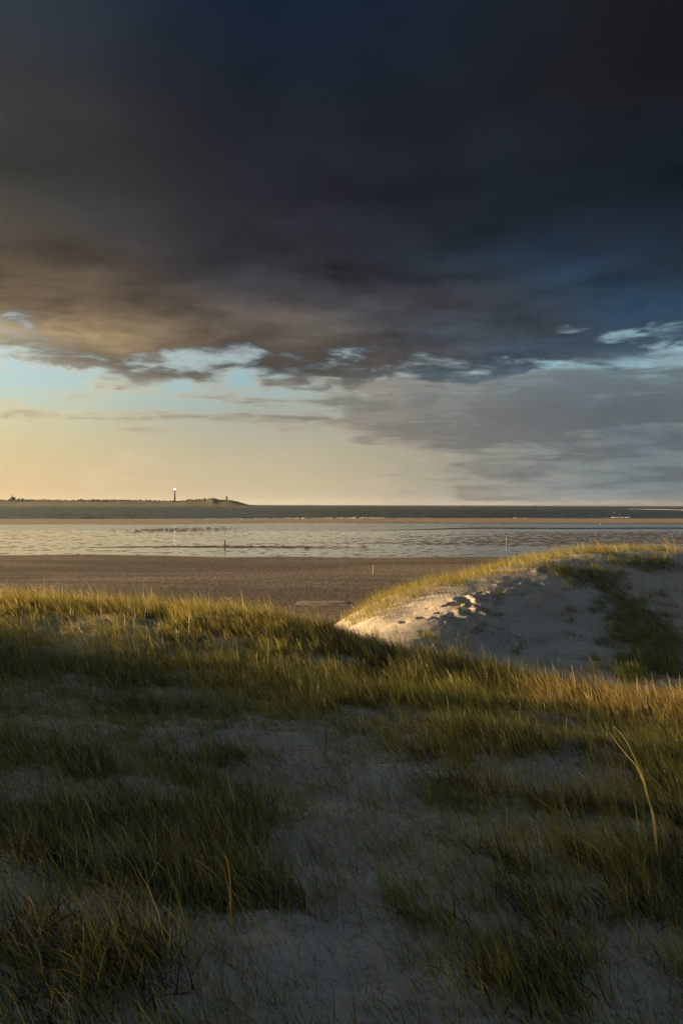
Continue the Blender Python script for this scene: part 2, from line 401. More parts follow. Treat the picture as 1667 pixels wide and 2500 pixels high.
def ray_hit(u, v, lo=2.0, hi=60.0):
    ys = np.linspace(lo, hi, 1600)
    d = _F * FPX + _R * (u - 833.5) + _U * (1250.0 - v); d = d / d[1]
    z = CAM_Z + d[2] * ys; g = tps(d[0] * ys, ys)
    k = np.argmax(g > z) if (g > z).any() else len(ys) - 1
    return d[0] * ys[k], ys[k]
PITW = [ray_hit(u, v, 18.5, 40) + (a, b, dp, R(t)) for u, v, a, b, dp, t in PITS]
def hgt(x, y, fine=True):
    z = tps(x, y)
    near = smooth(y, 60, 45)
    z = z + 0.16 * fbm(x * 0.45, y * 0.45, 3, 3) * near
    w = 1.0 - 0.55 * smooth(y - 18 - 0.0 * x, 0, 2) * smooth(x, -1, 1)
    z = z + (0.11 * fbm(x * 1.5 + 9, y * 1.1, 3, 21) + 0.075 * fbm(x * 4.2, y * 3.4, 4, 8, 0.6)) * near * w
    if fine:
        z = z + 0.020 * fbm(x * 14, y * 11, 3, 5) * near * (0.5 + 0.5 * w)
        for px, py, a, b, dp, t in PITW:
            c, s = math.cos(t), math.sin(t)
            dx, dy = x - px, y - py
            e = np.sqrt((((dx * c + dy * s) / a) ** 2 + ((-dx * s + dy * c) / b / 1.5) ** 2)) + 0.5 * fbm(x * 3.1, y * 3.1, 2, 4)
            z = z - dp * (smooth(e, 1.15, 0.5) - 0.45 * smooth(e, 1.9, 1.2) * smooth(e, 0.9, 1.25))
    return z
def axis(parts):
    out = []
    for a, b, s in parts: out.append(np.arange(a, b, s))
    out.append([parts[-1][1]]); return np.concatenate(out)
xs = axis([(-52, -24, 1.0), (-24, -9, 0.3), (-9, 14, 0.075), (14, 22, 0.25), (22, 52, 1.0)])
ys = axis([(-26, -2, 1.2), (-2, 2, 0.3), (2, 8, 0.05), (8, 16, 0.075), (16, 34, 0.075), (34, 42, 0.25), (42, 64, 1.0)])
dune = link('dune', grid_mesh('dune', xs, ys, hgt, SAND), kind='structure')

# ------------------------------------------------------------------ beach, sandbar, lagoon, sea
def make_beach():
    m, n = new_mat('beach_sand'); p = opos(n); px, py, pz = n.sep(p)
    flat = n.xyz(px, py, 0.0)
    wob = n.noise(flat, 0.006, 4, 0.55); wob2 = n.noise(n.vmul(flat, (0.5, 1.0, 1.0)), 0.028, 4, 0.6)
    yy = n.add(py, n.add(n.mul(n.sub(wob, 0.5), 46.0), n.mul(n.sub(wob2, 0.5), 22.0)))
    fine = n.noise(n.vmul(flat, (0.45, 1.0, 1.0)), 0.16, 6, 0.62)
    fine2 = n.noise(n.vmul(flat, (0.75, 0.5, 1.0)), 0.62, 5, 0.62)
    # wet between 165 m and the lagoon, with drier tongues, above all to the right
    tongue = n.mul(n.step(n.add(px, n.mul(n.sub(py, 250.0), -0.55)), -20.0, 70.0), n.mul(n.step(yy, 205.0, 222.0), n.step(yy, 345.0, 300.0)))
    lane = n.mul(n.mul(n.step(yy, 190.0, 194.0), n.step(yy, 206.0, 199.0)), n.mul(n.step(px, -70.0, -35.0), n.step(px, 10.0, -10.0)))
    wet = n.mul(n.step(yy, 160.0, 167.0), n.step(yy, 470.0, 440.0))
    film = n.add(n.mul(n.sub(fine, 0.5), 2.0), n.mul(n.sub(fine2, 0.5), 3.4))
    film = n.add(film, n.sub(0.36, n.add(n.mul(tongue, 0.45), n.mul(lane, 0.8))))
    film = n.mul(n.step(film, -0.10, 0.20), wet)
    stp = n.noise(n.vmul(flat, (0.28, 1.0, 1.0)), 0.06, 6, 0.66, 0.6); gr = n.noise(n.vmul(flat, (1.0, 0.28, 1.0)), 2.2, 5, 0.72); gr2 = n.noise(flat, 0.7, 5, 0.65)
    dry = n.mix(n.step(stp, 0.42, 0.66), (0.105, 0.087, 0.070, 1), (0.205, 0.168, 0.128, 1))
    dry = n.mix(n.mul(n.step(gr, 0.46, 0.62), 0.85), dry, (0.062, 0.050, 0.040, 1))
    pale = n.mul(n.step(n.noise(n.vmul(flat, (0.16, 1.0, 1.0)), 0.075, 4, 0.55), 0.60, 0.70), n.step(py, 128.0, 100.0))
    dry = n.mix(n.mul(pale, 0.7), dry, (0.42, 0.33, 0.24, 1))
    wetc = n.mix(n.step(gr2, 0.35, 0.7), (0.060, 0.046, 0.034, 1), (0.092, 0.070, 0.050, 1))
    base = n.mix(n.step(yy, 150.0, 178.0), dry, wetc)
    hg = n.add(n.mul(gr2, 2.2), gr)
    b1 = n.n.new('ShaderNodeBump'); b1.inputs['Strength'].default_value = 0.75; b1.inputs['Distance'].default_value = 0.09; n.put(b1.inputs['Height'], hg)
    s1 = n.n.new('ShaderNodeBsdfPrincipled'); n.put(s1.inputs['Base Color'], base); s1.inputs['Roughness'].default_value = 0.8
    s1.inputs['Specular IOR Level'].default_value = 0.12; n.l.new(b1.outputs[0], s1.inputs['Normal'])
    wn = wave_normal(n, flat, 1.1, 0.12)
    s2 = n.n.new('ShaderNodeBsdfPrincipled'); n.put(s2.inputs['Base Color'], (0.05, 0.042, 0.034, 1)); s2.inputs['Roughness'].default_value = 0.07
    s2.inputs['IOR'].default_value = 1.75; n.l.new(wn, s2.inputs['Normal'])
    mx = n.n.new('ShaderNodeMixShader'); n.put(mx.inputs[0], film); n.l.new(s1.outputs[0], mx.inputs[1]); n.l.new(s2.outputs[0], mx.inputs[2])
    finish(n, mx.outputs[0]); return m
BEACH = make_beach()
def beach_z(x, y):
    return 0.03 * fbm(x * 0.02, y * 0.03, 3, 2) - 0.35 * smooth(y, 300, 380) + 0.02 * fbm(x * 0.15, y * 0.15, 2, 6) * smooth(y, 400, 200)
bx = axis([(-9000, -400, 430.0), (-400, 400, 2.5), (400, 9000, 430.0)])
by = axis([(-4000, -40, 330.0), (-40, 40, 5.0), (40, 330, 1.5), (330, 720, 6.0)])
beach = link('beach', grid_mesh('beach', bx, by, beach_z, BEACH), kind='structure')

def make_water(name, c, rough, scale, strength, spec=0.5):
    m, n = new_mat(name); p = opos(n)
    px, py, pz = n.sep(p)
    patch = n.noise(n.vmul(p, (0.25, 1, 1)), 0.004, 4, 0.55)
    col = n.mix(n.step(patch, 0.35, 0.65), tuple(k * 0.8 for k in c) + (1,), tuple(k * 1.25 for k in c) + (1,))
    pr = n.n.new('ShaderNodeBsdfPrincipled'); n.put(pr.inputs['Base Color'], col); pr.inputs['Roughness'].default_value = rough
    pr.inputs['IOR'].default_value = 1.33; pr.inputs['Specular IOR Level'].default_value = spec; n.l.new(wave_normal(n, n.vmul(p, (0.6, 1, 1)), scale, strength, 4), pr.inputs['Normal'])
    finish(n, pr.outputs[0]); return m
SEA = make_water('sea_water', (0.020, 0.030, 0.030), 0.30, 0.16, 2.6, 0.10)
LAG = make_water('lagoon_water', (0.05, 0.052, 0.055), 0.12, 0.9, 0.55)
def strip_mesh(name, nearf, farf, x0, x1, n, z, mat, rows=6):
    xs_ = np.linspace(x0, x1, n); V = []
    for j in range(rows + 1):
        t = j / rows
        for x in xs_:
            V.append((x, nearf(x) * (1 - t) + farf(x) * t, z))
    i = np.arange((rows + 1) * n).reshape(rows + 1, n)
    F = np.stack([i[:-1, :-1], i[:-1, 1:], i[1:, 1:], i[1:, :-1]], -1).reshape(-1, 4)
    return mesh_np(name, V, F, mat)
def wob(x, s, a, seed): return a * float(fbm(np.array(x * s), np.array(0.3), 4, seed))
# sea beyond the outer bar
sea_x = axis([(-26000, -1200, 1240.0), (-1200, 1200, 40.0), (1200, 26000, 1240.0)])
def sea_z(x, y): return np.zeros_like(x) - 0.05
sea = link('sea', grid_mesh('sea', sea_x, axis([(585, 2000, 40.0), (2000, 26000, 1200.0)]), sea_z, SEA), kind='structure')
lagoon = link('lagoon', strip_mesh('lagoon', lambda x: 300 + (90 if x > 60 else 90 * max(0, (x + 20) / 80) if x > -20 else 0) + wob(x, .012, 26, 3), lambda x: 470.0, -1500, 1500, 300, -0.10, LAG), kind='structure')
BAR = plain_mat('bar_sand', (0.19, 0.145, 0.105), 0.9, 0.2, 0.08)
def make_bar():
    n = 400; V = []
    xs_ = np.linspace(-1600, 1600, n)
    prof = [(0, -0.3), (0.12, 0.06), (0.35, 0.30), (0.6, 0.38), (0.85, 0.22), (1.0, -0.35)]
    for t, z in prof:
        for x in xs_:
            ny = 405 + 95 * float(smooth(np.array(x), -120, 60)) + wob(x, .01, 26, 8)
            fy = 600 + 62 * float(smooth(np.array(x), -100, 120)) + wob(x, .012, 30, 9)
            V.append((x, ny * (1 - t) + fy * t, z))
    i = np.arange(len(prof) * n).reshape(len(prof), n)
    F = np.stack([i[:-1, :-1], i[:-1, 1:], i[1:, 1:], i[1:, :-1]], -1).reshape(-1, 4)
    return mesh_np('sandbar', V, F, BAR)
sandbar = link('sandbar', make_bar(), kind='structure')

# ------------------------------------------------------------------ grass
def make_grass_mat(name, trans=0.45):
    m, n = new_mat(name)
    at = n.n.new('ShaderNodeAttribute'); at.attribute_name = 'tint'
    d = n.n.new('ShaderNodeBsdfDiffuse'); n.l.new(at.outputs['Color'], d.inputs[0])
    t = n.n.new('ShaderNodeBsdfTranslucent'); n.l.new(n.mix(1.0, at.outputs['Color'], (1.25, 1.15, 0.7, 1), 'MULTIPLY'), t.inputs[0])
    mx = n.n.new('ShaderNodeMixShader'); mx.inputs[0].default_value = trans
    n.l.new(d.outputs[0], mx.inputs[1]); n.l.new(t.outputs[0], mx.inputs[2])
    g = n.n.new('ShaderNodeBsdfGlossy'); g.inputs[0].default_value = (0.6, 0.6, 0.55, 1); g.inputs['Roughness'].default_value = 0.42
    m2 = n.n.new('ShaderNodeMixShader'); m2.inputs[0].default_value = 0.06
    n.l.new(mx.outputs[0], m2.inputs[1]); n.l.new(g.outputs[0], m2.inputs[2])
    finish(n, m2.outputs[0]); return m
GRASS = make_grass_mat('marram_grass')
GREEN = np.array([(0.125, 0.165, 0.026), (0.160, 0.185, 0.030), (0.080, 0.120, 0.026), (0.200, 0.205, 0.036)])
STRAW = np.array([(0.36, 0.30, 0.10), (0.29, 0.235, 0.07), (0.44, 0.37, 0.17)])
RUST = np.array([(0.23, 0.12, 0.035), (0.28, 0.16, 0.05)])
WIND = np.array((-1.0, 0.16))
def blades(base, length, width, lean0, bend, az, color, segs=4, face=None):
    """curved tapering strips; arrays of n blades"""
    n = len(base); K = segs
    pos = base.copy(); V = np.empty((n, (K + 1) * 2, 3))
    if face is None: face = rng.uniform(0, math.pi, n)
    for k in range(K + 1):
        th = lean0 + bend * (k / K) ** 1.3
        dirv = np.stack([np.sin(th) * np.cos(az), np.sin(th) * np.sin(az), np.cos(th)], -1)
        s = np.stack([np.cos(face), np.sin(face), np.zeros(n)], -1)
        s = s - dirv * (s * dirv).sum(-1, keepdims=True); s /= np.linalg.norm(s, axis=-1, keepdims=True) + 1e-9
        w = width * (1.0 - 0.88 * (k / K) ** 1.4) * 0.5
        V[:, 2 * k] = pos - s * w[:, None]; V[:, 2 * k + 1] = pos + s * w[:, None]
        pos = pos + dirv * (length / K)[:, None]
    idx = (np.arange(n) * (K + 1) * 2)[:, None]
    F = np.concatenate([idx + np.array([[2 * k, 2 * k + 1, 2 * k + 3, 2 * k + 2]]) for k in range(K)], 0)
    C = np.ones((n, (K + 1) * 2, 4)); C[:, :, :3] = color[:, None, :]
    return V.reshape(-1, 3), F, C.reshape(-1, 4)
def pick_color(n, straw, rust=0.0):
    r = rng.random(n)
    c = GREEN[rng.integers(0, len(GREEN), n)] * rng.uniform(0.75, 1.25, (n, 1))
    c = np.where((r < straw)[:, None], STRAW[rng.integers(0, len(STRAW), n)] * rng.uniform(0.7, 1.15, (n, 1)), c)
    c = np.where((r > 1 - rust)[:, None], RUST[rng.integers(0, len(RUST), n)] * rng.uniform(0.7, 1.2, (n, 1)), c)
    return c
def tuft_blades(tx, ty, nb, hmul, straw, rust, spread=0.06, wmul=1.0, segs=4, leanb=0.0):
    """tx, ty: tuft centres; nb: blades for each; straw, rust: share of dry blades for each"""
    rep = np.repeat(np.arange(len(tx)), nb); n = len(rep)
    a = rng.uniform(0, 2 * math.pi, n); r = spread * np.sqrt(rng.random(n)) * rng.uniform(0.6, 1.6, n)
    bx_, by_ = tx[rep] + r * np.cos(a), ty[rep] + r * np.sin(a)
    bz_ = hgt(bx_, by_, False) - 0.02
    base = np.stack([bx_, by_, bz_], -1)
    L = hmul[rep] * rng.uniform(0.45, 1.08, n) * (1 - 0.25 * rng.random(n))
    waz = math.atan2(WIND[1], WIND[0])
    taz = rng.normal(0, 0.35, len(tx))
    az = waz + taz[rep] + rng.normal(0, 0.75, n)
    lean0 = np.abs(rng.normal(0.46 + leanb, 0.32, n)); bend = np.clip(rng.normal(0.88, 0.5, n), 0.05, 2.0)
    dist = np.hypot(bx_, by_)
    width = rng.uniform(0.0024, 0.0048, n) * np.clip(dist / 6.0, 0.9, 2.0) * wmul
    u = rng.random(n)
    c = GREEN[rng.integers(0, len(GREEN), n)] * rng.uniform(0.7, 1.3, (n, 1))
    st_ = u < straw[rep]; c[st_] = STRAW[rng.integers(0, len(STRAW), st_.sum())] * rng.uniform(0.65, 1.15, (st_.sum(), 1))
    ru_ = u > 1 - rust[rep]; c[ru_] = RUST[rng.integers(0, len(RUST), ru_.sum())] * rng.uniform(0.7, 1.2, (ru_.sum(), 1))
    return blades(base, L, width, lean0, bend, az, c, segs)
def gauss(u, v, spots):
    o = np.zeros_like(u)
    for cu, cv, ru, rv, w in spots: o = o + w * np.exp(-((u - cu) / ru) ** 2 - ((v - cv) / rv) ** 2)
    return o
# bare patches (negative) and thick clumps (positive) as they lie on the near slope, surveyed in photograph pixels
SPOTS = [(180, 1520, 260, 20, -.6), (430, 1530, 120, 14, -.4), (740, 1615, 90, 14, -.55), (180, 1700, 220, 26, -.75), (210, 1770, 260, 34, -.7), (330, 1690, 80, 20, -.3),
         (820, 1850, 170, 60, -.6), (700, 1800, 120, 24, -.4), (880, 1755, 80, 16, -.5), (1330, 1712, 120, 16, -.75), (1480, 1750, 90, 10, -.6), (1390, 1880, 130, 45, -.75), (1020, 1890, 120, 40, -.5),
         (950, 2000, 150, 40, -.55), (150, 1990, 160, 26, -.3), (260, 2090, 180, 40, -.6), (120, 2200, 200, 34, -.65), (300, 2180, 120, 24, -.5), (460, 2260, 220, 45, -.6), (760, 2330, 260, 70, -.75), (1330, 2080, 130, 30, -.4),
         (1190, 2060, 90, 30, -.3), (950, 2420, 200, 50, -.55), (1560, 2420, 160, 60, -.55), (60, 2420, 90, 50, -.3),
         (90, 2030, 120, 40, .7), (600, 2030, 170, 60, .55), (480, 2130, 180, 55, .7), (640, 2160, 170, 55, .5), (260, 2380, 190, 70, .7), (100, 2300, 120, 50, .4), (870, 1790, 120, 26, .45), (1150, 1830, 150, 34, .55), (1260, 1850, 90, 30, .5),
         (1210, 2100, 120, 40, .4), (1480, 2140, 220, 70, .65), (1230, 2260, 260, 70, .55), (1300, 2400, 160, 70, .75), (850, 2200, 160, 40, .4), (560, 1700, 260, 60, .35), (640, 1760, 200, 40, .3), (330, 1640, 200, 30, .3), (50, 1640, 120, 50, .3),
         (1600, 1900, 120, 60, .3), (950, 1680, 260, 50, .4), (1200, 1720, 200, 40, .4)]
def near_density(x, y, z):
    u, v = proj(x, y, z)
    yc = np.interp(u, CREST[:, 0], CREST[:, 2]); vc = np.interp(u, CREST[:, 0], CREST[:, 1])
    s = y - yc
    nz = (fbm(x * 1.1, y * 0.8, 3, 31) + 0.7 * fbm(x * 3.2, y * 2.4, 3, 35)) * 1.5
    lvl = np.interp(v, [1480, 1600, 1750, 1900, 2100, 2500], [0.60, 0.56, 0.54, 0.55, 0.58, 0.60])
    D = lvl + nz * 0.60 + 0.52 * gauss(u, v, SPOTS)
    t = v - vc
    crest = np.where(u < 420, smooth(t, 26, 4), smooth(t, 70, 15))
    D = np.maximum(D, crest * 1.05)
    D = np.where(s > 0, 1.05 * smooth(s, 2.6, 0.6), D)
    return np.clip(D, 0.03, 1.15), u, v, s, t
def near_grass():
    n = 190000
    y = 1.6 + 18.8 * rng.random(n) ** 0.95; x = (rng.random(n) * 2 - 1) * (0.47 * y + 1.2)
    z = tps(x, y)
    D, u, v, s, t = near_density(x, y, z)
    keep = rng.random(n) < D ** 1.35 * np.interp(y, [2, 8, 14], [0.36, 0.25, 0.25])
    x, y, u, v, s, t, D = (q[keep] for q in (x, y, u, v, s, t, D))
    hm_scale = np.interp(y, [2, 5, 9, 15], [0.66, 0.76, 0.88, 1.0])
    nb = np.clip((rng.gamma(2.0, 2.0, len(x)) * (0.5 + D)).astype(int) + 2, 2, 18)
    hm = rng.uniform(0.24, 0.50, len(x)) * (0.75 + 0.35 * D) * hm_scale
    hm = np.where((s > -1.2), hm * 1.3, hm)
    lit_gold = smooth(np.abs(t - 10), 60, 20) * 0.32 + smooth(u, 1230, 1420) * smooth(v, 1800, 1730) * 0.55  # crest gets more straw blades to put its sunlight into the colour
    straw = np.clip(0.18 + 0.24 * rng.random(len(x)) + lit_gold, 0, 0.9); rust = 0.05 + 0.25 * smooth(u, 1230, 1420) * smooth(v, 1800, 1730)
    print('near tufts', len(x), 'blades', nb.sum())
    pos = np.clip(gauss(u, v, [q for q in SPOTS if q[4] > 0]), 0, 1)
    nb = (nb * (1 + 0.5 * pos)).astype(int)
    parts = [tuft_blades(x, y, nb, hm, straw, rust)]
    # dead thatch, coloured near-black to paint the shade under thick clumps
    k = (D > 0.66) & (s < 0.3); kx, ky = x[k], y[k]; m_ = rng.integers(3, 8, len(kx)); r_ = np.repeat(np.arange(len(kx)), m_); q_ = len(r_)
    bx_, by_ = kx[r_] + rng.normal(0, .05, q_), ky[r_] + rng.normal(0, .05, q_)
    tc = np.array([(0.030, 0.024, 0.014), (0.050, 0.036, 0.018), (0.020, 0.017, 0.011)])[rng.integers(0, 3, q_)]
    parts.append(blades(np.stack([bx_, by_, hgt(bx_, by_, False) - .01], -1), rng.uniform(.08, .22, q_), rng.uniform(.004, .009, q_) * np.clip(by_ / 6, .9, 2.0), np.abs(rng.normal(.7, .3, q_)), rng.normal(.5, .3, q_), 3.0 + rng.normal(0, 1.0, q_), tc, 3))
    # single blades spread over the sand
    n = 120000
    y = 1.7 + 16.0 * rng.random(n) ** 0.85; x = (rng.random(n) * 2 - 1) * (0.45 * y + 0.8)
    D, u, v, s, t = near_density(x, y, tps(x, y))
    keep = (rng.random(n) < np.clip(0.30 + 0.75 * D, 0, 1)) & (s < 0); x, y = x[keep], y[keep]
    one = np.ones(len(x), int)
    parts.append(tuft_blades(x, y, one + rng.integers(0, 2, len(x)), rng.uniform(0.10, 0.36, len(x)) * np.interp(y, [2, 6, 12], [.6, .75, 1.0]), np.full(len(x), .40), np.full(len(x), .06), 0.03, 0.85, 4, 0.1))
    # dead stems and litter lying on the sand
    n = 42000
    y = 1.7 + 15.0 * rng.random(n) ** 0.8; x = (rng.random(n) * 2 - 1) * (0.45 * y + 0.8)
    keep = rng.random(n) < 0.55 + 1.2 * fbm(x * 1.7, y * 1.7, 3, 61); x, y = x[keep], y[keep]; n = len(x)
    base = np.stack([x, y, hgt(x, y, False) + 0.004], -1)
    c = np.array([(0.10, 0.07, 0.04), (0.06, 0.045, 0.03), (0.24, 0.19, 0.11), (0.035, 0.03, 0.022)])[rng.integers(0, 4, n)] * rng.uniform(.7, 1.3, (n, 1))
    parts.append(blades(base, (rng.gamma(2.0, 0.035, n) + 0.015) * np.interp(y, [2, 8], [.6, 1.2]), rng.uniform(0.002, 0.005, n) * np.clip(y / 5, .7, 1.9), np.clip(rng.normal(1.35, 0.25, n), .5, 1.6), rng.normal(0, .15, n), rng.uniform(0, 6.28, n), c, 3))
    Vs, Fs, Cs, o = [], [], [], 0
    for V, F, C in parts:
        Vs.append(V); Fs.append(F + o); Cs.append(C); o += len(V)
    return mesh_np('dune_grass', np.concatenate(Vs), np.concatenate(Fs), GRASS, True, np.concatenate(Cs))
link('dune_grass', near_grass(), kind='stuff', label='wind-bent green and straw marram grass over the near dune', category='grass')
FARSPOTS = [(1400, 1400, 60, 22, 1.0), (1450, 1405, 50, 20, .8), (1350, 1392, 40, 14, .7), (1500, 1450, 50, 22, .55), (1475, 1420, 40, 20, .7), (1580, 1380, 60, 20, .9), (1640, 1385, 50, 24, .8), (1540, 1372, 60, 10, .7), (1530, 1510, 55, 35, .8), (1565, 1570, 60, 40, 1.0), (1590, 1630, 70, 36, 1.0),
            (1600, 1520, 50, 34, .75), (1640, 1580, 50, 40, .8), (1545, 1480, 50, 26, .7), (1520, 1545, 40, 30, .6), (1610, 1450, 50, 24, .45), (1540, 1640, 50, 30, .8), (1500, 1415, 60, 18, .6), (1475, 1470, 30, 16, .4), (1230, 1420, 30, 10, .25), (1430, 1500, 50, 26, .12), (1660, 1640, 40, 40, .8)]
def far_grass():
    n = 60000
    u0_ = rng.uniform(905, 1900, n); t = rng.uniform(-14, 3.2, n)
    yr = np.interp(u0_, RIDGE[:, 0], RIDGE[:, 2])
    y = yr + t; x = np.interp(u0_, RIDGE[:, 0], [P(*r)[0] for r in RIDGE]) + rng.uniform(-0.4, 0.4, n) - np.where(t > 0, 0.45 * t, 0) + np.where(t < 0, (u0_ - 833) / FPX * t, 0)
    ok = y > 18.0; x, y, t, u0_ = x[ok], y[ok], t[ok], u0_[ok]
    z = tps(x, y); u, v = proj(x, y, z)
    vr = np.interp(u0_, RIDGE[:, 0], RIDGE[:, 1])
    D = np.where(t > 0.22, 1.0 * smooth(t, 2.6, 1.2), gauss(u, v, FARSPOTS) * 0.8 + 1.7 * fbm(x * 0.9 + y * 0.9, (y - x) * 2.0, 4, 12) - 0.05)
    D = np.where((t <= 0.22) & (D < 0.30), 0.012, D)
    keep = rng.random(len(x)) < np.clip(D, 0, 1) * np.where(t > 0.22, 0.42, 0.62)
    x, y, t, u = x[keep], y[keep], t[keep], u[keep]
    nb = np.clip((rng.gamma(2.2, 2.0, len(x))).astype(int) + 3, 3, 15)
    hm = np.where(t > 0.22, rng.uniform(0.36, 0.60, len(x)), rng.uniform(0.28, 0.48, len(x)))
    straw = np.where(t > 0.22, 0.56, 0.10); rust = np.full(len(x), 0.06)  # straw raised behind the ridge to colour in its sunlit gold
    print('far tufts', len(x), 'blades', nb.sum())
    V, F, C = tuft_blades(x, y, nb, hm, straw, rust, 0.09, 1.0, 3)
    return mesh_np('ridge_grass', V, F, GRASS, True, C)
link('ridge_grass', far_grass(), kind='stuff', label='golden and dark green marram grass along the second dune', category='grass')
def side_grass():
    """cover of the unseen dune added on the left for its shade, seen only by its shadow and from other positions"""
    n = 9000
    x = rng.uniform(-34, -9, n); y = rng.uniform(-2, 24, n); z = tps(x, y)
    keep = (rng.random(n) < 0.5 + fbm(x * .5, y * .5, 3, 44)) & (np.abs(x) > 0.47 * y + 1.0)
    x, y = x[keep], y[keep]
    nb = rng.integers(5, 12, len(x)); hm = rng.uniform(0.35, 0.6, len(x))
    V, F, C = tuft_blades(x, y, nb, hm, np.full(len(x), .3), np.full(len(x), .05), 0.12, 1.6, 3)
    return mesh_np('side_dune_grass', V, F, GRASS, True, C)
link('side_dune_grass', side_grass(), kind='stuff', label='marram grass on the unseen dune added left of the view for its shade', category='grass')

# ------------------------------------------------------------------ single plants that stand out
def strip_blade(pts, w0, w1, mat, color, name, face=(1, 0, 0)):
    pts = [np.array(p, float) for p in pts]
    # smooth the run of points
    fine = []
    for i in range(len(pts) - 1):
        p0 = pts[max(i - 1, 0)]; p1 = pts[i]; p2 = pts[i + 1]; p3 = pts[min(i + 2, len(pts) - 1)]
        for k in range(5):
            t = k / 5.0
            fine.append(0.5 * ((2 * p1) + (-p0 + p2) * t + (2 * p0 - 5 * p1 + 4 * p2 - p3) * t * t + (-p0 + 3 * p1 - 3 * p2 + p3) * t ** 3))
    fine.append(pts[-1]); n = len(fine); V = []; F = []; f = np.array(face, float)
    for i, p in enumerate(fine):
        w = (w0 + (w1 - w0) * i / (n - 1)) * 0.5
        t = fine[min(i + 1, n - 1)] - fine[max(i - 1, 0)]; t = t / (np.linalg.norm(t) + 1e-9)
        s = f - t * (f @ t); s = s / (np.linalg.norm(s) + 1e-9); b = np.cross(t, s)
        V += [p - s * w, p + b * w * 0.35, p + s * w]
    for i in range(n - 1):
        a = 3 * i
        F += [(a, a + 1, a + 4, a + 3), (a + 1, a + 2, a + 5, a + 4)]
    C = np.ones((len(V), 4)); C[:, :3] = color
    return mesh_np(name, V, F, mat, True, C)
def ground_at(u, v, lo=2.0, hi=60.0):
    x, y = ray_hit(u, v, lo, hi); return np.array((x, y, float(hgt(np.array([x]), np.array([y]))[0])))
def stalk(name, runs, label, lo=2.0, hi=60.0, cat='grass stalk', group=None):
    """runs: (part name, pixel path from the foot up, width at foot, width at tip, colour, depth offset)"""
    b = ground_at(*runs[0][1][0], lo, hi)
    root = empty(name, b, label, cat, group)
    for pn, path, w0, w1, c, dy in runs:
        k = len(path) - 1
        pts = [P(u, v, b[1] + dy * (i / k)) - b for i, (u, v) in enumerate(path)]
        if path[0] == runs[0][1][0]: pts[0] = np.array((0, 0, -0.03))
        link(pn, strip_blade(pts, w0, w1, GRASS, c, pn), root)
    return root
STRAWC = (0.50, 0.38, 0.17); PALE = (0.60, 0.50, 0.29); GRN = (0.16, 0.19, 0.045)
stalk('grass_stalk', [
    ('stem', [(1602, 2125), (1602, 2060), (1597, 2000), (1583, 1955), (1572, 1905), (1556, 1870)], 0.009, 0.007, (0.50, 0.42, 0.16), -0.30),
    ('leaf', [(1600, 2062), (1592, 1990), (1578, 1940), (1563, 1885), (1545, 1845), (1522, 1800), (1496, 1772)], 0.008, 0.003, (0.66, 0.54, 0.28), -0.36),  # pale leaf colours lifted to paint light on the upper stalk
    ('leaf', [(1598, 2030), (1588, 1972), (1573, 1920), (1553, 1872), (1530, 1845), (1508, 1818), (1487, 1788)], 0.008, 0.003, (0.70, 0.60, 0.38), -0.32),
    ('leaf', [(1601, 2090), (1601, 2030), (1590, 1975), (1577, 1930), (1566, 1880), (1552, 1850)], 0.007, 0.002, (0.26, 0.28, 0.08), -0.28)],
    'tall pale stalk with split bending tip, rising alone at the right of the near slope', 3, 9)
stalk('dry_grass_stem', [
    ('stem', [(566, 2285), (564, 2215), (562, 2150), (556, 2105), (548, 2085)], 0.007, 0.003, (0.46, 0.29, 0.08), -0.05),
    ('leaf', [(564, 2240), (560, 2180), (545, 2120), (530, 2096), (508, 2090)], 0.005, 0.0015, (0.34, 0.25, 0.07), 0.05)],
    'upright orange dry stem beside the dark clump low in the foreground', 2, 7)
stalk('leaning_grass_stem', [
    ('stem', [(1555, 2165), (1530, 2125), (1490, 2080), (1440, 2040), (1380, 1995), (1300, 1945)], 0.006, 0.002, (0.34, 0.29, 0.13), -0.1),
    ('leaf', [(1550, 2150), (1515, 2115), (1460, 2075), (1400, 2040), (1330, 2010), (1292, 2003)], 0.006, 0.002, (0.40, 0.32, 0.16), 0.1),
    ('leaf', [(1552, 2158), (1500, 2095), (1440, 2060), (1400, 2030), (1350, 2018)], 0.005, 0.002, (0.30, 0.26, 0.12), 0.0)],
    'long pale stems leaning far left, below the tall split stalk', 3, 9)
stalk('bent_grass_blade', [
    ('stem', [(1213, 2140), (1205, 2115), (1190, 2102), (1165, 2096), (1130, 2098)], 0.006, 0.002, (0.38, 0.28, 0.07), 0.0)],
    'short yellow blade arching left over a dark hollow', 3, 9, 'grass blade')
stalk('bleached_grass_stem', [
    ('stem', [(748, 2240), (750, 2190), (746, 2160), (735, 2145), (700, 2140)], 0.006, 0.0025, (0.45, 0.42, 0.34), 0.0)],
    'bleached grey stem bending left right of the dark central clump', 3, 9)
stalk('yellow_grass_stem', [
    ('stem', [(1106, 2285), (1090, 2250), (1075, 2225), (1050, 2195)], 0.006, 0.002, (0.42, 0.31, 0.09), 0.0),
    ('leaf', [(1100, 2275), (1080, 2252), (1055, 2240), (1030, 2236)], 0.004, 0.002, (0.34, 0.27, 0.09), 0.05)],
    'short yellow stem leaning left in the lower centre of the slope', 2, 8)
stalk('brown_reed_stem', [('stem', [(795, 1850), (795, 1810), (796, 1770)], 0.010, 0.005, (0.12, 0.075, 0.04), 0.0)],
    'dark brown upright stem on the bare sand at mid slope', 4, 14)
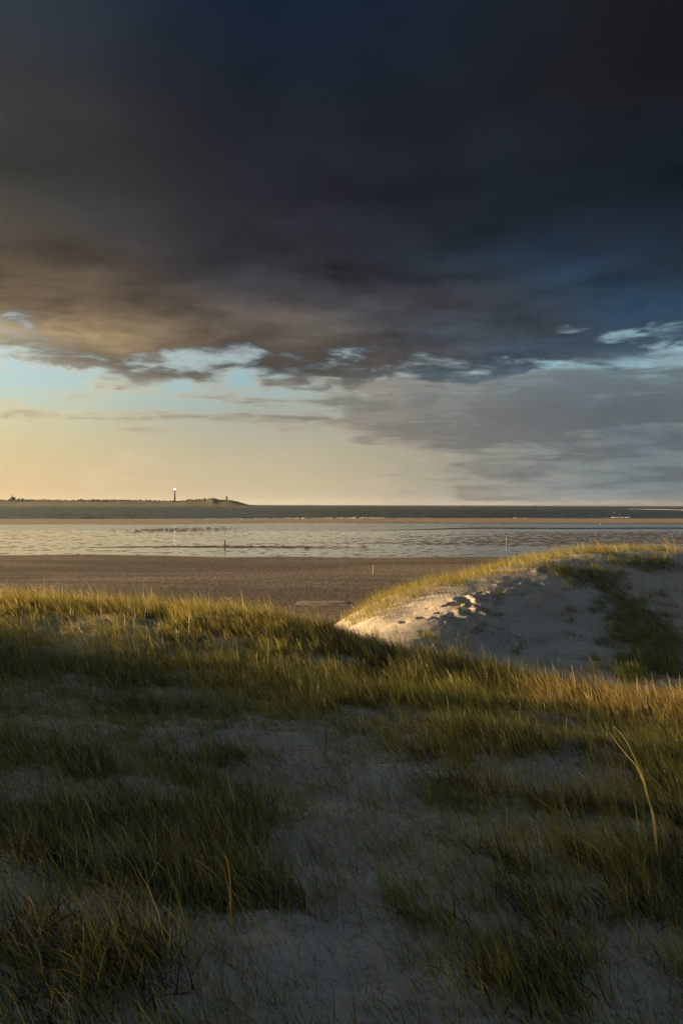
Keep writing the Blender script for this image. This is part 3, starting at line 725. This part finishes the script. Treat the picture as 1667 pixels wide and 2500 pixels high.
def tuft(name, u, v, label, n, L, straw, lean, lo, hi, width=0.006, palette=None, spread=0.10, cat='grass tuft', group=None, bend=0.8):
    b = ground_at(u, v, lo, hi); root = empty(name, b, label, cat, group)
    for i in range(n):
        a = rng.uniform(0, 6.28); r = spread * math.sqrt(rng.random())
        bx_, by_ = b[0] + r * math.cos(a), b[1] + r * math.sin(a)
        bz_ = float(hgt(np.array([bx_]), np.array([by_]), False)[0])
        base = np.array([[bx_ - b[0], by_ - b[1], bz_ - b[2] - 0.02]])
        pal = palette if palette is not None else (STRAW if rng.random() < straw else GREEN)
        c = pal[rng.integers(0, len(pal))] * rng.uniform(0.85, 1.25)
        V, F, C = blades(base, np.array([L * rng.uniform(0.6, 1.1)]), np.array([width * rng.uniform(0.8, 1.3)]), np.array([lean + rng.normal(0, 0.16)]),
                         np.array([max(0.1, bend + rng.normal(0, 0.3))]), np.array([math.pi - 0.16 + rng.normal(0, 0.45)]), c[None], 6, np.array([rng.normal(0, 0.5)]))
        link('blade', mesh_np('blade', V, F, GRASS, True, C), root)
    return root
REDP = np.array([(0.34, 0.10, 0.03), (0.30, 0.15, 0.035), (0.34, 0.24, 0.05), (0.22, 0.20, 0.04)])
tuft('red_grass_tuft', 1478, 1354, 'rusty red and yellow grass tuft standing up on the second dune top', 46, 0.62, 0.5, 0.42, 26, 40, 0.014, REDP, 0.34, bend=0.55)
tuft('pale_grass_tuft', 1640, 1352, 'pale straw blades sticking up above the grass at the far right dune top', 12, 1.0, 1.0, 0.35, 26, 42, 0.014, STRAW, 0.18, bend=0.5)
GOLD = np.array([(0.52, 0.40, 0.15), (0.44, 0.31, 0.09), (0.58, 0.47, 0.24)])
for u, v, L, lab in [(215, 1625, .55, 'sunlit straw tuft with drooping heads on the left of the near slope'),
                     (305, 1600, .45, 'small sunlit straw tuft behind the drooping one on the left'),
                     (70, 1620, .50, 'sunlit straw tuft near the left edge below the grassy crest'),
                     (385, 1590, .45, 'thin sunlit tuft right of the straw tufts below the left crest')]:
    tuft('straw_grass_tuft', u, v, lab, 9, L, 1.0, 0.25, 6, 17, 0.008, GOLD, 0.10, 'grass tuft', 'sunlit straw tufts under the left crest', 1.1)
for u, v, L, lab in [(1350, 1694, .50, 'golden tuft with bent heads at the left end of the right crest'),
                     (1432, 1708, .55, 'golden tuft second from the left along the right crest'),
                     (1520, 1722, .50, 'golden tuft third from the left, in the middle of the right crest'),
                     (1575, 1728, .55, 'golden tuft third from the right edge along the right crest'),
                     (1620, 1735, .60, 'golden tuft second from the right edge along the right crest'),
                     (1662, 1738, .60, 'golden tuft at the right edge of the picture')]:
    tuft('golden_grass_tuft', u, v, lab, 12, L, 1.0, 0.25, 8, 17, 0.008, GOLD, 0.12, 'grass tuft', 'golden tufts along the right crest', 1.0)
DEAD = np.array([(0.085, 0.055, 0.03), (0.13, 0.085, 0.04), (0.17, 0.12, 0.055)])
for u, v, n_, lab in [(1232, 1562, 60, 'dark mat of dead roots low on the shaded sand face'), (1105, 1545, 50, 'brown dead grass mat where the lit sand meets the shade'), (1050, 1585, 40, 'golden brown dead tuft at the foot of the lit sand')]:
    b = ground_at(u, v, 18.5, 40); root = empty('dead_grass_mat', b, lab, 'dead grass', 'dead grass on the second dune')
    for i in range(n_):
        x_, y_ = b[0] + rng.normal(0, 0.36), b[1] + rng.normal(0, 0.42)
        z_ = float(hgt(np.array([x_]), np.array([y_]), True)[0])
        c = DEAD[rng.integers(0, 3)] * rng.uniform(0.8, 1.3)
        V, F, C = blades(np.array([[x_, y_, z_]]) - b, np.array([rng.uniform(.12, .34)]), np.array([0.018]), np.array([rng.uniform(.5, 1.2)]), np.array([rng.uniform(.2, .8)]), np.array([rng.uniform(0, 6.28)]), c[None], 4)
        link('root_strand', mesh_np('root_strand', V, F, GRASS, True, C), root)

# ------------------------------------------------------------------ beach posts
WOOD = plain_mat('post_wood', (0.34, 0.21, 0.12), 0.8, 0.3, 9.0); TAR = plain_mat('post_tar', (0.035, 0.030, 0.026), 0.7, 0.3, 9.0); YEL = plain_mat('post_yellow', (0.24, 0.17, 0.06), 0.6, 0.2, 9.0)
def post(u, v, h, r, mats, label, tilt=0.0):
    d = _F * FPX + _R * (u - 833.5) + _U * (1250.0 - v); t = -CAM_Z / d[2]
    x, y = d[0] * t, d[1] * t; z = float(beach_z(np.array([x]), np.array([y]))[0])
    root = empty('beach_post', (x, y, z), label, 'post', 'posts standing on the beach')
    root.rotation_euler = (0, tilt, 0.3 * u)
    link('shaft', MB().lathe((0, 0, -0.4), [(r, 0), (r * .98, h * .5 + .4), (r * .95, h * .74 + .4)], 12).mesh('shaft', mats[0], True), root)
    link('band', MB().lathe((0, 0, h * .742), [(r * 1.08, 0), (r * 1.08, h * .10)], 12).mesh('band', mats[1], True), root)
    link('cap', MB().lathe((0, 0, h * .844), [(r * .95, 0), (r * .92, h * .13), (r * .6, h * .156)], 12).mesh('cap', mats[2], True), root)
post(912, 1405, 1.42, 0.085, (WOOD, WOOD, WOOD), 'slim orange-brown post alone on the dry sand in the middle', 0.03)
post(549, 1334, 1.55, 0.15, (TAR, WOOD, TAR), 'dark post in the wet flats left of centre')
post(1237, 1324.5, 1.75, 0.20, (YEL, TAR, YEL), 'thick yellow-sided post in the wet flats right of centre')
post(1484, 1308, 1.42, 0.16, (TAR, YEL, TAR), 'dark post on the brown tongue above the red tuft')
post(1465, 1279, 1.40, 0.22, (YEL, TAR, TAR), 'farthest small post by the lagoon edge on the right')

# ------------------------------------------------------------------ wheel tracks
def ground_px(u, v, z=0.0):
    d = _F * FPX + _R * (u - 833.5) + _U * (1250.0 - v); t = (z - CAM_Z) / d[2]
    return np.array((d[0] * t, d[1] * t, z))
def track(name, path, w, mat, lift):
    pts = [ground_px(u, v) for u, v in path]; fine = []
    for i in range(len(pts) - 1):
        p0 = pts[max(i - 1, 0)]; p1 = pts[i]; p2 = pts[i + 1]; p3 = pts[min(i + 2, len(pts) - 1)]
        for k in range(10):
            t = k / 10.0
            fine.append(0.5 * ((2 * p1) + (-p0 + p2) * t + (2 * p0 - 5 * p1 + 4 * p2 - p3) * t * t + (-p0 + 3 * p1 - 3 * p2 + p3) * t ** 3))
    V = []; n = len(fine)
    for i, p in enumerate(fine):
        t = fine[min(i + 1, n - 1)] - fine[max(i - 1, 0)]; s = np.array((-t[1], t[0], 0)); s /= np.linalg.norm(s)
        ww = w * (0.8 + 0.5 * random.random())
        for q in (p - s * ww / 2, p + s * ww / 2):
            q = q.copy(); q[2] = float(beach_z(np.array([q[0]]), np.array([q[1]]))[0]) + lift; V.append(q)
    F = [(2 * i, 2 * i + 1, 2 * i + 3, 2 * i + 2) for i in range(n - 1)]
    return link(name, mesh_np(name, V, F, mat), kind='structure')
RUT = plain_mat('rut_sand', (0.062, 0.046, 0.034), 0.9, 0.3, 3.0)
track('wheel_track', [(700, 1492), (780, 1493.5), (860, 1494.5), (920, 1494), (1000, 1492)], 0.40, RUT, 0.006)
track('wheel_track', [(700, 1498), (780, 1499.5), (860, 1500.5), (920, 1500), (1000, 1498)], 0.40, RUT, 0.006)
track('flooded_track', [(1612, 1288), (1622, 1292), (1634, 1297), (1645, 1300), (1644, 1303), (1634, 1306), (1615, 1309)], 1.3, LAG, 0.02)
track('flooded_track', [(1630, 1289), (1640, 1294), (1652, 1298.5), (1661, 1301), (1658, 1304), (1648, 1307)], 1.3, LAG, 0.02)

# ------------------------------------------------------------------ low pale drift of blown sand on the beach
DRIFT = plain_mat('drift_sand', (0.15, 0.122, 0.092), 0.95, 0.35, 0.8)
def drift(u, v, ax, ay, h):
    c = ground_px(u, v); xs_ = np.linspace(-1, 1, 44); ys_ = np.linspace(-1, 1, 30)
    X, Y = np.meshgrid(xs_, ys_); r = np.sqrt(X * X + Y * Y) + 0.9 * fbm(X * 2.2 + 3, Y * 2.2, 4, 15)
    Z = h * smooth(r, 0.95, 0.1) - 0.03 + 0.03 * fbm(X * 7, Y * 7, 3, 18)
    gx, gy = c[0] + X * ax, c[1] + Y * ay
    V = np.stack([gx, gy, beach_z(gx, gy) + Z], -1).reshape(-1, 3); i = np.arange(V.shape[0]).reshape(X.shape)
    F = np.stack([i[:-1, :-1], i[:-1, 1:], i[1:, 1:], i[1:, :-1]], -1).reshape(-1, 4)
    link('sand_drift', mesh_np('sand_drift', V, F, DRIFT), kind='structure')
drift(785, 1472, 4.6, 3.0, 0.16)

# ------------------------------------------------------------------ surf
FOAM = plain_mat('surf_foam', (0.46, 0.46, 0.46), 0.8, 0.1, 2.0)
def surf():
    mb = MB()
    def crest(u0, u1, v0, v1, hpx, step=2.2, gap=0.25):
        u = u0
        while u < u1:
            w = step * random.uniform(0.6, 2.2)
            if random.random() > gap:
                t = (u - u0) / max(u1 - u0, 1e-6); v = v0 + (v1 - v0) * t + random.uniform(-.3, .3)
                p = ground_px(u, v, 0.0); mpp = p[1] / FPX; hh = hpx * mpp * random.uniform(0.4, 1.1); ww = w * mpp
                mb.lathe((p[0], p[1], -0.1), [(ww * .62, 0), (ww * .52, hh * .6 + .1), (ww * .28, hh + .1)], 6)
            u += w
    crest(700, 815, 1266, 1265.5, 2.2, 2.6, .1); crest(825, 905, 1266, 1265, 3.0, 2.6, .05); crest(905, 945, 1265, 1264.5, 2.0, 2.4, .15); crest(945, 1060, 1265, 1264.5, .8, 2.2, .5)
    crest(1480, 1535, 1264, 1263.5, 1.8, 2.0, .35); crest(1200, 1300, 1264.5, 1264, .7, 2.0, .6)
    crest(1536, 1600, 1243, 1244, 1.4, 2.2, .45); crest(1600, 1700, 1244, 1246, 1.4, 2.6, .3); crest(1700, 2000, 1246, 1248, 1.4, 3.0, .3)
    crest(0, 700, 1268.5, 1266, .9, 3.0, .35); crest(-500, 0, 1269, 1268.5, .9, 3.0, .35)
    for k in range(16):   # whitecaps farther out
        u = random.uniform(-50, 1700); v = 1232 + random.uniform(5, 26); crest(u, u + 2.0, v, v, .7, 1.4, 0)
    return mb.mesh('surf', FOAM, True)
link('surf', surf(), kind='stuff', label='white breaking surf and whitecaps on the grey sea', category='surf')

# ------------------------------------------------------------------ birds
BIRD = plain_mat('bird_brown', (0.10, 0.065, 0.04), 0.8, 0.3, 20.0); GULL = plain_mat('gull_white', (0.75, 0.74, 0.70), 0.8, 0.1, 20.0)
def bird_into(mb, x, y, z, s, a):
    ca, sa = math.cos(a), math.sin(a)
    def T(p): return (x + s * (p[0] * ca - p[1] * sa), y + s * (p[0] * sa + p[1] * ca), z + s * p[2])
    V = [(-.30, 0, .32), (-.05, .11, .30), (.16, .09, .36), (.16, -.09, .36), (-.05, -.11, .30), (-.02, 0, .20), (.0, 0, .42), (.25, 0, .50), (.22, .05, .46), (.22, -.05, .46), (.40, 0, .47)]
    F = [(0, 1, 5), (0, 5, 4), (0, 6, 1), (0, 4, 6), (1, 2, 5), (4, 5, 3), (1, 6, 2), (4, 3, 6), (2, 3, 5), (2, 6, 7), (6, 3, 7), (2, 7, 8), (3, 9, 7), (8, 7, 10), (7, 9, 10), (9, 8, 10)]
    mb.add([T(p) for p in V], F)
    for sgn in (-1, 1):
        V = [(-.02, sgn * .04 - .012, 0), (.02, sgn * .04, 0), (0, sgn * .04 + .012, 0), (0, sgn * .04, .24)]
        mb.add([T(p) for p in V], [(0, 1, 3), (1, 2, 3), (2, 0, 3)])
mb = MB()
for k in range(460):
    t = random.random(); u = 250 + 400 * (0.5 * t + 0.5 * random.gauss(.42, .22)); v = 1297.5 - (u - 250) * 0.020 + random.gauss(0, 2.2)
    p = ground_px(u, v, -0.02); bird_into(mb, p[0], p[1], -0.10, random.uniform(.75, 1.0), random.uniform(2.2, 4.2))
link('bird_flock', mb.mesh('bird_flock', BIRD, True), kind='stuff', label='long brown flock of wading birds standing at the lagoon edge', category='birds')
for u, v, lab in [(566, 1291, 'white gull nearest the dark flock, leftmost of the gulls'), (577, 1291.5, 'white gull second from the left beside the wader flock'), (611, 1291, 'white gull in a gap right of the wader flock'), (646, 1290, 'white gull farthest right past the wader flock')]:
    p = ground_px(u, v, -0.02); mb = MB(); bird_into(mb, 0, 0, 0, 1.15, random.uniform(2, 4))
    link('gull', mb.mesh('gull', GULL, True), None, (p[0], p[1], -0.10), label=lab, category='gull', group='white gulls at the lagoon edge')

# ------------------------------------------------------------------ the far shore
YI = 4600.0; MPP = YI / FPX
ISLM = plain_mat('far_shore', (0.075, 0.066, 0.036), 0.95, 0.3, 0.02)
IPROF = np.array([(-2600, 1222), (-1500, 1221), (-700, 1221.5), (-300, 1221), (0, 1221.5), (20, 1221), (60, 1221.5), (100, 1220.3), (135, 1220.5), (170, 1221.5), (250, 1221), (320, 1221.6), (370, 1222), (400, 1222.8), (440, 1222.8), (458, 1221), (490, 1220), (505, 1218.6), (512, 1216.6), (519, 1215.6),
    (526, 1217.2), (535, 1219.6), (552, 1220.2), (566, 1221.3), (580, 1224.2), (594, 1228), (606, 1232), (650, 1237)])
def island():
    us = np.arange(-2600, 651, 3.0); rows = [(-320, 0.0), (-260, .16), (-150, .38), (-60, .74), (0, 1.0), (120, .8), (420, 0.0)]; V = []
    zt = []
    for u in us:
        p = P(u, np.interp(u, IPROF[:, 0], IPROF[:, 1]), YI); zt.append((p[0], p[2]))
    jit = fbm(us * 0.11, us * 0 + .5, 3, 77)
    for dy, k in rows:
        for i, (x, z) in enumerate(zt):
            zz = max(z, -3.0)
            V.append((x * (YI + dy) / YI, YI + dy, -2.5 + (zz + 2.5) * k + jit[i] * 1.6 * k))
    n = len(us); i = np.arange(len(rows) * n).reshape(len(rows), n)
    F = np.stack([i[:-1, :-1], i[:-1, 1:], i[1:, 1:], i[1:, :-1]], -1).reshape(-1, 4)
    return mesh_np('far_shore', V, F, ISLM)
link('far_shore', island(), kind='structure')
def shore_z(u): return P(u, np.interp(u, IPROF[:, 0], IPROF[:, 1]), YI)
TREEM = plain_mat('far_trees', (0.050, 0.048, 0.022), 0.95, 0.4, 0.1)
mb = MB()
for k in range(420):
    u = random.uniform(-1200, 480) if k < 220 else random.choice([random.gauss(100, 26), random.gauss(20, 22), random.gauss(240, 12), random.gauss(300, 30), random.gauss(470, 18), random.gauss(60, 18), random.gauss(380, 20), random.uniform(0, 420)])
    p = shore_z(u); s = random.uniform(2.0, 4.2); yo = random.uniform(-60, 60)
    n_ = 7; V = []; F = []
    for j, (rr, zz) in enumerate([(.55, -1.2), (1.0, .1), (.85, .8), (.35, 1.35)]):
        for q in range(n_):
            t = 6.283 * q / n_ + j; g = random.uniform(.7, 1.25); V.append((p[0] + s * rr * g * 1.3 * math.cos(t), YI + yo + s * rr * g * math.sin(t), p[2] + s * zz * random.uniform(.8, 1.15) - abs(yo) * .05))
    for j in range(3):
        for q in range(n_): F.append((j * n_ + q, j * n_ + (q + 1) % n_, (j + 1) * n_ + (q + 1) % n_, (j + 1) * n_ + q))
    F.append(tuple(3 * n_ + q for q in range(n_))); mb.add(V, F)
link('treeline', mb.mesh('treeline', TREEM, False), kind='stuff', label='dark scrub and low trees along the far shore', category='trees')
BRICK = plain_mat('lighthouse_iron', (0.16, 0.055, 0.035), 0.7, 0.15, 0.2); IRON = plain_mat('dark_iron', (0.05, 0.045, 0.04), 0.6, 0.15, 0.3)
WALLW = plain_mat('white_render', (0.75, 0.72, 0.66), 0.85, 0.08, 0.2); WALLB = plain_mat('brown_brick', (0.20, 0.12, 0.075), 0.85, 0.2, 0.3); ROOF = plain_mat('roof_tile', (0.10, 0.055, 0.04), 0.85, 0.2, 0.3)
LAMP, n = new_mat('lamp_light')
em = n.n.new('ShaderNodeEmission'); em.inputs[0].default_value = (1.0, 0.95, 0.84, 1); em.inputs[1].default_value = 5.0; finish(n, em.outputs[0])
p = P(427, 1223.5, YI); H = (1223.5 - 1196.5) * MPP
lh = empty('lighthouse', p, 'tall slender lighthouse with a brilliant white lamp on the far shore', 'lighthouse')
tw = link('tower', MB().lathe((0, 0, -3), [(5.6, 0), (4.9, H * .2 + 3), (4.2, H * .5 + 3), (3.5, H * .8 + 3), (3.2, H + 3)], 16).mesh('tower', BRICK, True), lh)
for k, zf in enumerate((.18, .36, .54, .72)):
    link('window', MB().box((0, -4.9 + zf * 1.7, H * zf), (0.9, 0.9, 1.8)).mesh('window', IRON), tw)
link('gallery', MB().lathe((0, 0, H), [(3.3, 0), (4.6, .8), (4.6, 1.9), (4.4, 1.9), (4.4, .9)], 16, False).mesh('gallery', IRON, True), lh)
link('lantern', MB().lathe((0, 0, H + .9), [(3.2, 0), (3.9, 1.6), (4.0, 4.5), (3.2, 6.2)], 16).mesh('lantern', LAMP, True), lh)
link('lantern_roof', MB().lathe((0, 0, H + 7.1), [(3.6, 0), (2.4, 1.5), (.5, 2.3), (.2, 4.0)], 16).mesh('lantern_roof', IRON, True), lh)
p = P(554, 1220.5, YI); H = (1220.5 - 1212) * MPP
t_ = empty('watch_tower', p, 'stout square watchtower on the low end of the far shore', 'tower')
link('shaft', MB().box((0, 0, H * .36 - 1), (7.6, 7.6, H * .72 + 2), .92).mesh('shaft', WALLB), t_)
link('head', MB().box((0, 0, H * .84), (9.0, 9.0, H * .24)).mesh('head', WALLB), t_)
link('parapet', MB().box((-2.4, 0, H * .96 + .6), (2.4, 8.4, 1.6)).box((2.4, 0, H * .96 + .6), (2.4, 8.4, 1.6)).mesh('parapet', WALLB), t_)
p = P(31, 1222, YI)
ch = empty('church', p, 'church with pointed tower and white gable at the left of the far shore', 'church')
link('tower', MB().box((0, 0, 11), (5.0, 5.0, 24)).mesh('tower', WALLB), ch)
link('spire', MB().lathe((0, 0, 23), [(3.0, 0), (1.2, 5), (.35, 9), (.1, 15)], 8).mesh('spire', ROOF), ch)
nv = link('nave_wall', MB().box((6.5, 6, 4), (15, 9, 10)).mesh('nave_wall', WALLB), ch)
link('nave_roof', MB().gable((6.5, 6, 9.1), (16, 10.6, 9)).mesh('nave_roof', ROOF), ch)
link('annex_wall', MB().box((2.4, -4.4, 3.2), (5.0, 5, 9)).mesh('annex_wall', WALLW), ch)
link('transept_wall', MB().box((-8, 4, 4), (10, 8, 10)).mesh('transept_wall', WALLB), ch)
link('transept_roof', MB().gable((-8, 4, 9.1), (11, 9.4, 6)).mesh('transept_roof', ROOF), ch)
for u, w, h, lab in [(47, 11, 9, 'small dark house just right of the church'), (55.5, 10, 10, 'second dark house right of the church'), (199, 13, 6, 'low block alone on the far shore between church and lighthouse'), (315, 9, 5, 'small hut on the far shore left of the lighthouse'), (462, 10, 5, 'low house right of the lighthouse'), (500, 8, 6, 'hut just left of the far shore mound')]:
    p = shore_z(u); hs = empty('house', p, lab, 'house', 'houses on the far shore')
    link('wall', MB().box((0, 0, h * .3 - 1), (w, 8, h * .6 + 2)).mesh('wall', WALLB), hs)
    link('roof', MB().gable((0, 0, h * .6 + .02), (w * 1.1, 9, h * .45)).mesh('roof', ROOF), hs)

# ------------------------------------------------------------------ ships and buoy
HULL = plain_mat('ship_hull', (0.06, 0.06, 0.065), 0.7, 0.2, 0.1); SUPER = plain_mat('ship_white', (0.45, 0.43, 0.40), 0.7, 0.1, 0.1)
def ship(u, Y, L, mh, label):
    p = P(u, 1232, Y); s = empty('ship', (p[0], Y, 0), label, 'ship', 'ships on the horizon')
    a, h = L / 2, L * .11
    V = [(-a, -L * .08, -1), (a * .9, -L * .08, -1), (a * .9, L * .08, -1), (-a, L * .08, -1), (-a * 1.04, -L * .09, h), (a, -L * .09, h * 1.2), (a * 1.12, 0, h * 1.35), (a, L * .09, h * 1.2), (-a * 1.04, L * .09, h)]
    link('hull', MB().add(V, [(0, 3, 2, 1), (0, 1, 5, 4), (1, 6, 5), (1, 2, 6), (2, 7, 6), (2, 3, 8, 7), (3, 0, 4, 8), (4, 5, 6, 7, 8)]).mesh('hull', HULL), s)
    link('wheelhouse', MB().box((-a * .45, 0, h + mh * .16), (L * .22, L * .13, mh * .32), .85).mesh('wheelhouse', SUPER), s)
    link('mast', MB().lathe((-a * .3, 0, h), [(.9, 0), (.35, mh)], 6).mesh('mast', HULL), s)
    link('mast', MB().lathe((a * .4, 0, h), [(.8, 0), (.3, mh * .72)], 6).mesh('mast', HULL), s)
    link('boom', MB().add([(a * .4, -.4, h + 2), (a * .4, .4, h + 2), (-a * .1, 0, h + mh * .7), (a * .4, 0, h + 3.2)], [(0, 1, 2), (1, 3, 2), (3, 0, 2)]).mesh('boom', HULL), s)
ship(821, 8800, 32, 24, 'small two-masted ship on the horizon near the centre')
ship(1307, 8800, 44, 36, 'tallest ship on the horizon, right of centre')
ship(1319, 9400, 30, 14, 'low ship close behind the tallest one on the right')
ship(1399, 9600, 26, 14, 'faint tiny ship on the horizon far right')
b = ground_px(826, 1236.5, 0.0); by_ = empty('buoy', b, 'dark channel buoy just below the horizon near the centre', 'buoy')
link('float', MB().lathe((0, 0, -1), [(1.6, 0), (2.2, 1.2), (2.0, 2.4), (1.0, 2.8)], 12).mesh('float', HULL, True), by_)
link('tower', MB().lathe((0, 0, 1.8), [(1.0, 0), (.6, 3.4)], 6).mesh('tower', HULL), by_)
link('topmark', MB().lathe((0, 0, 5.2), [(.2, 0), (1.1, .2), (.1, 2.0)], 8).mesh('topmark', HULL), by_)

# ------------------------------------------------------------------ haze
HZ = bpy.data.materials.new('haze'); HZ.use_nodes = True; HZ.node_tree.nodes.clear()
n = NT(HZ.node_tree); pv = n.n.new('ShaderNodeVolumePrincipled'); pv.inputs['Color'].default_value = (0.92, 0.92, 0.92, 1); pv.inputs['Density'].default_value = 1.0e-5; pv.inputs['Anisotropy'].default_value = 0.2
o_ = n.n.new('ShaderNodeOutputMaterial'); n.l.new(pv.outputs[0], o_.inputs['Volume'])
link('haze', MB().box((0, 11000, 55.0), (54000, 31200, 120)).mesh('haze', HZ), kind='stuff', label='thin sea haze filling the air', category='haze')
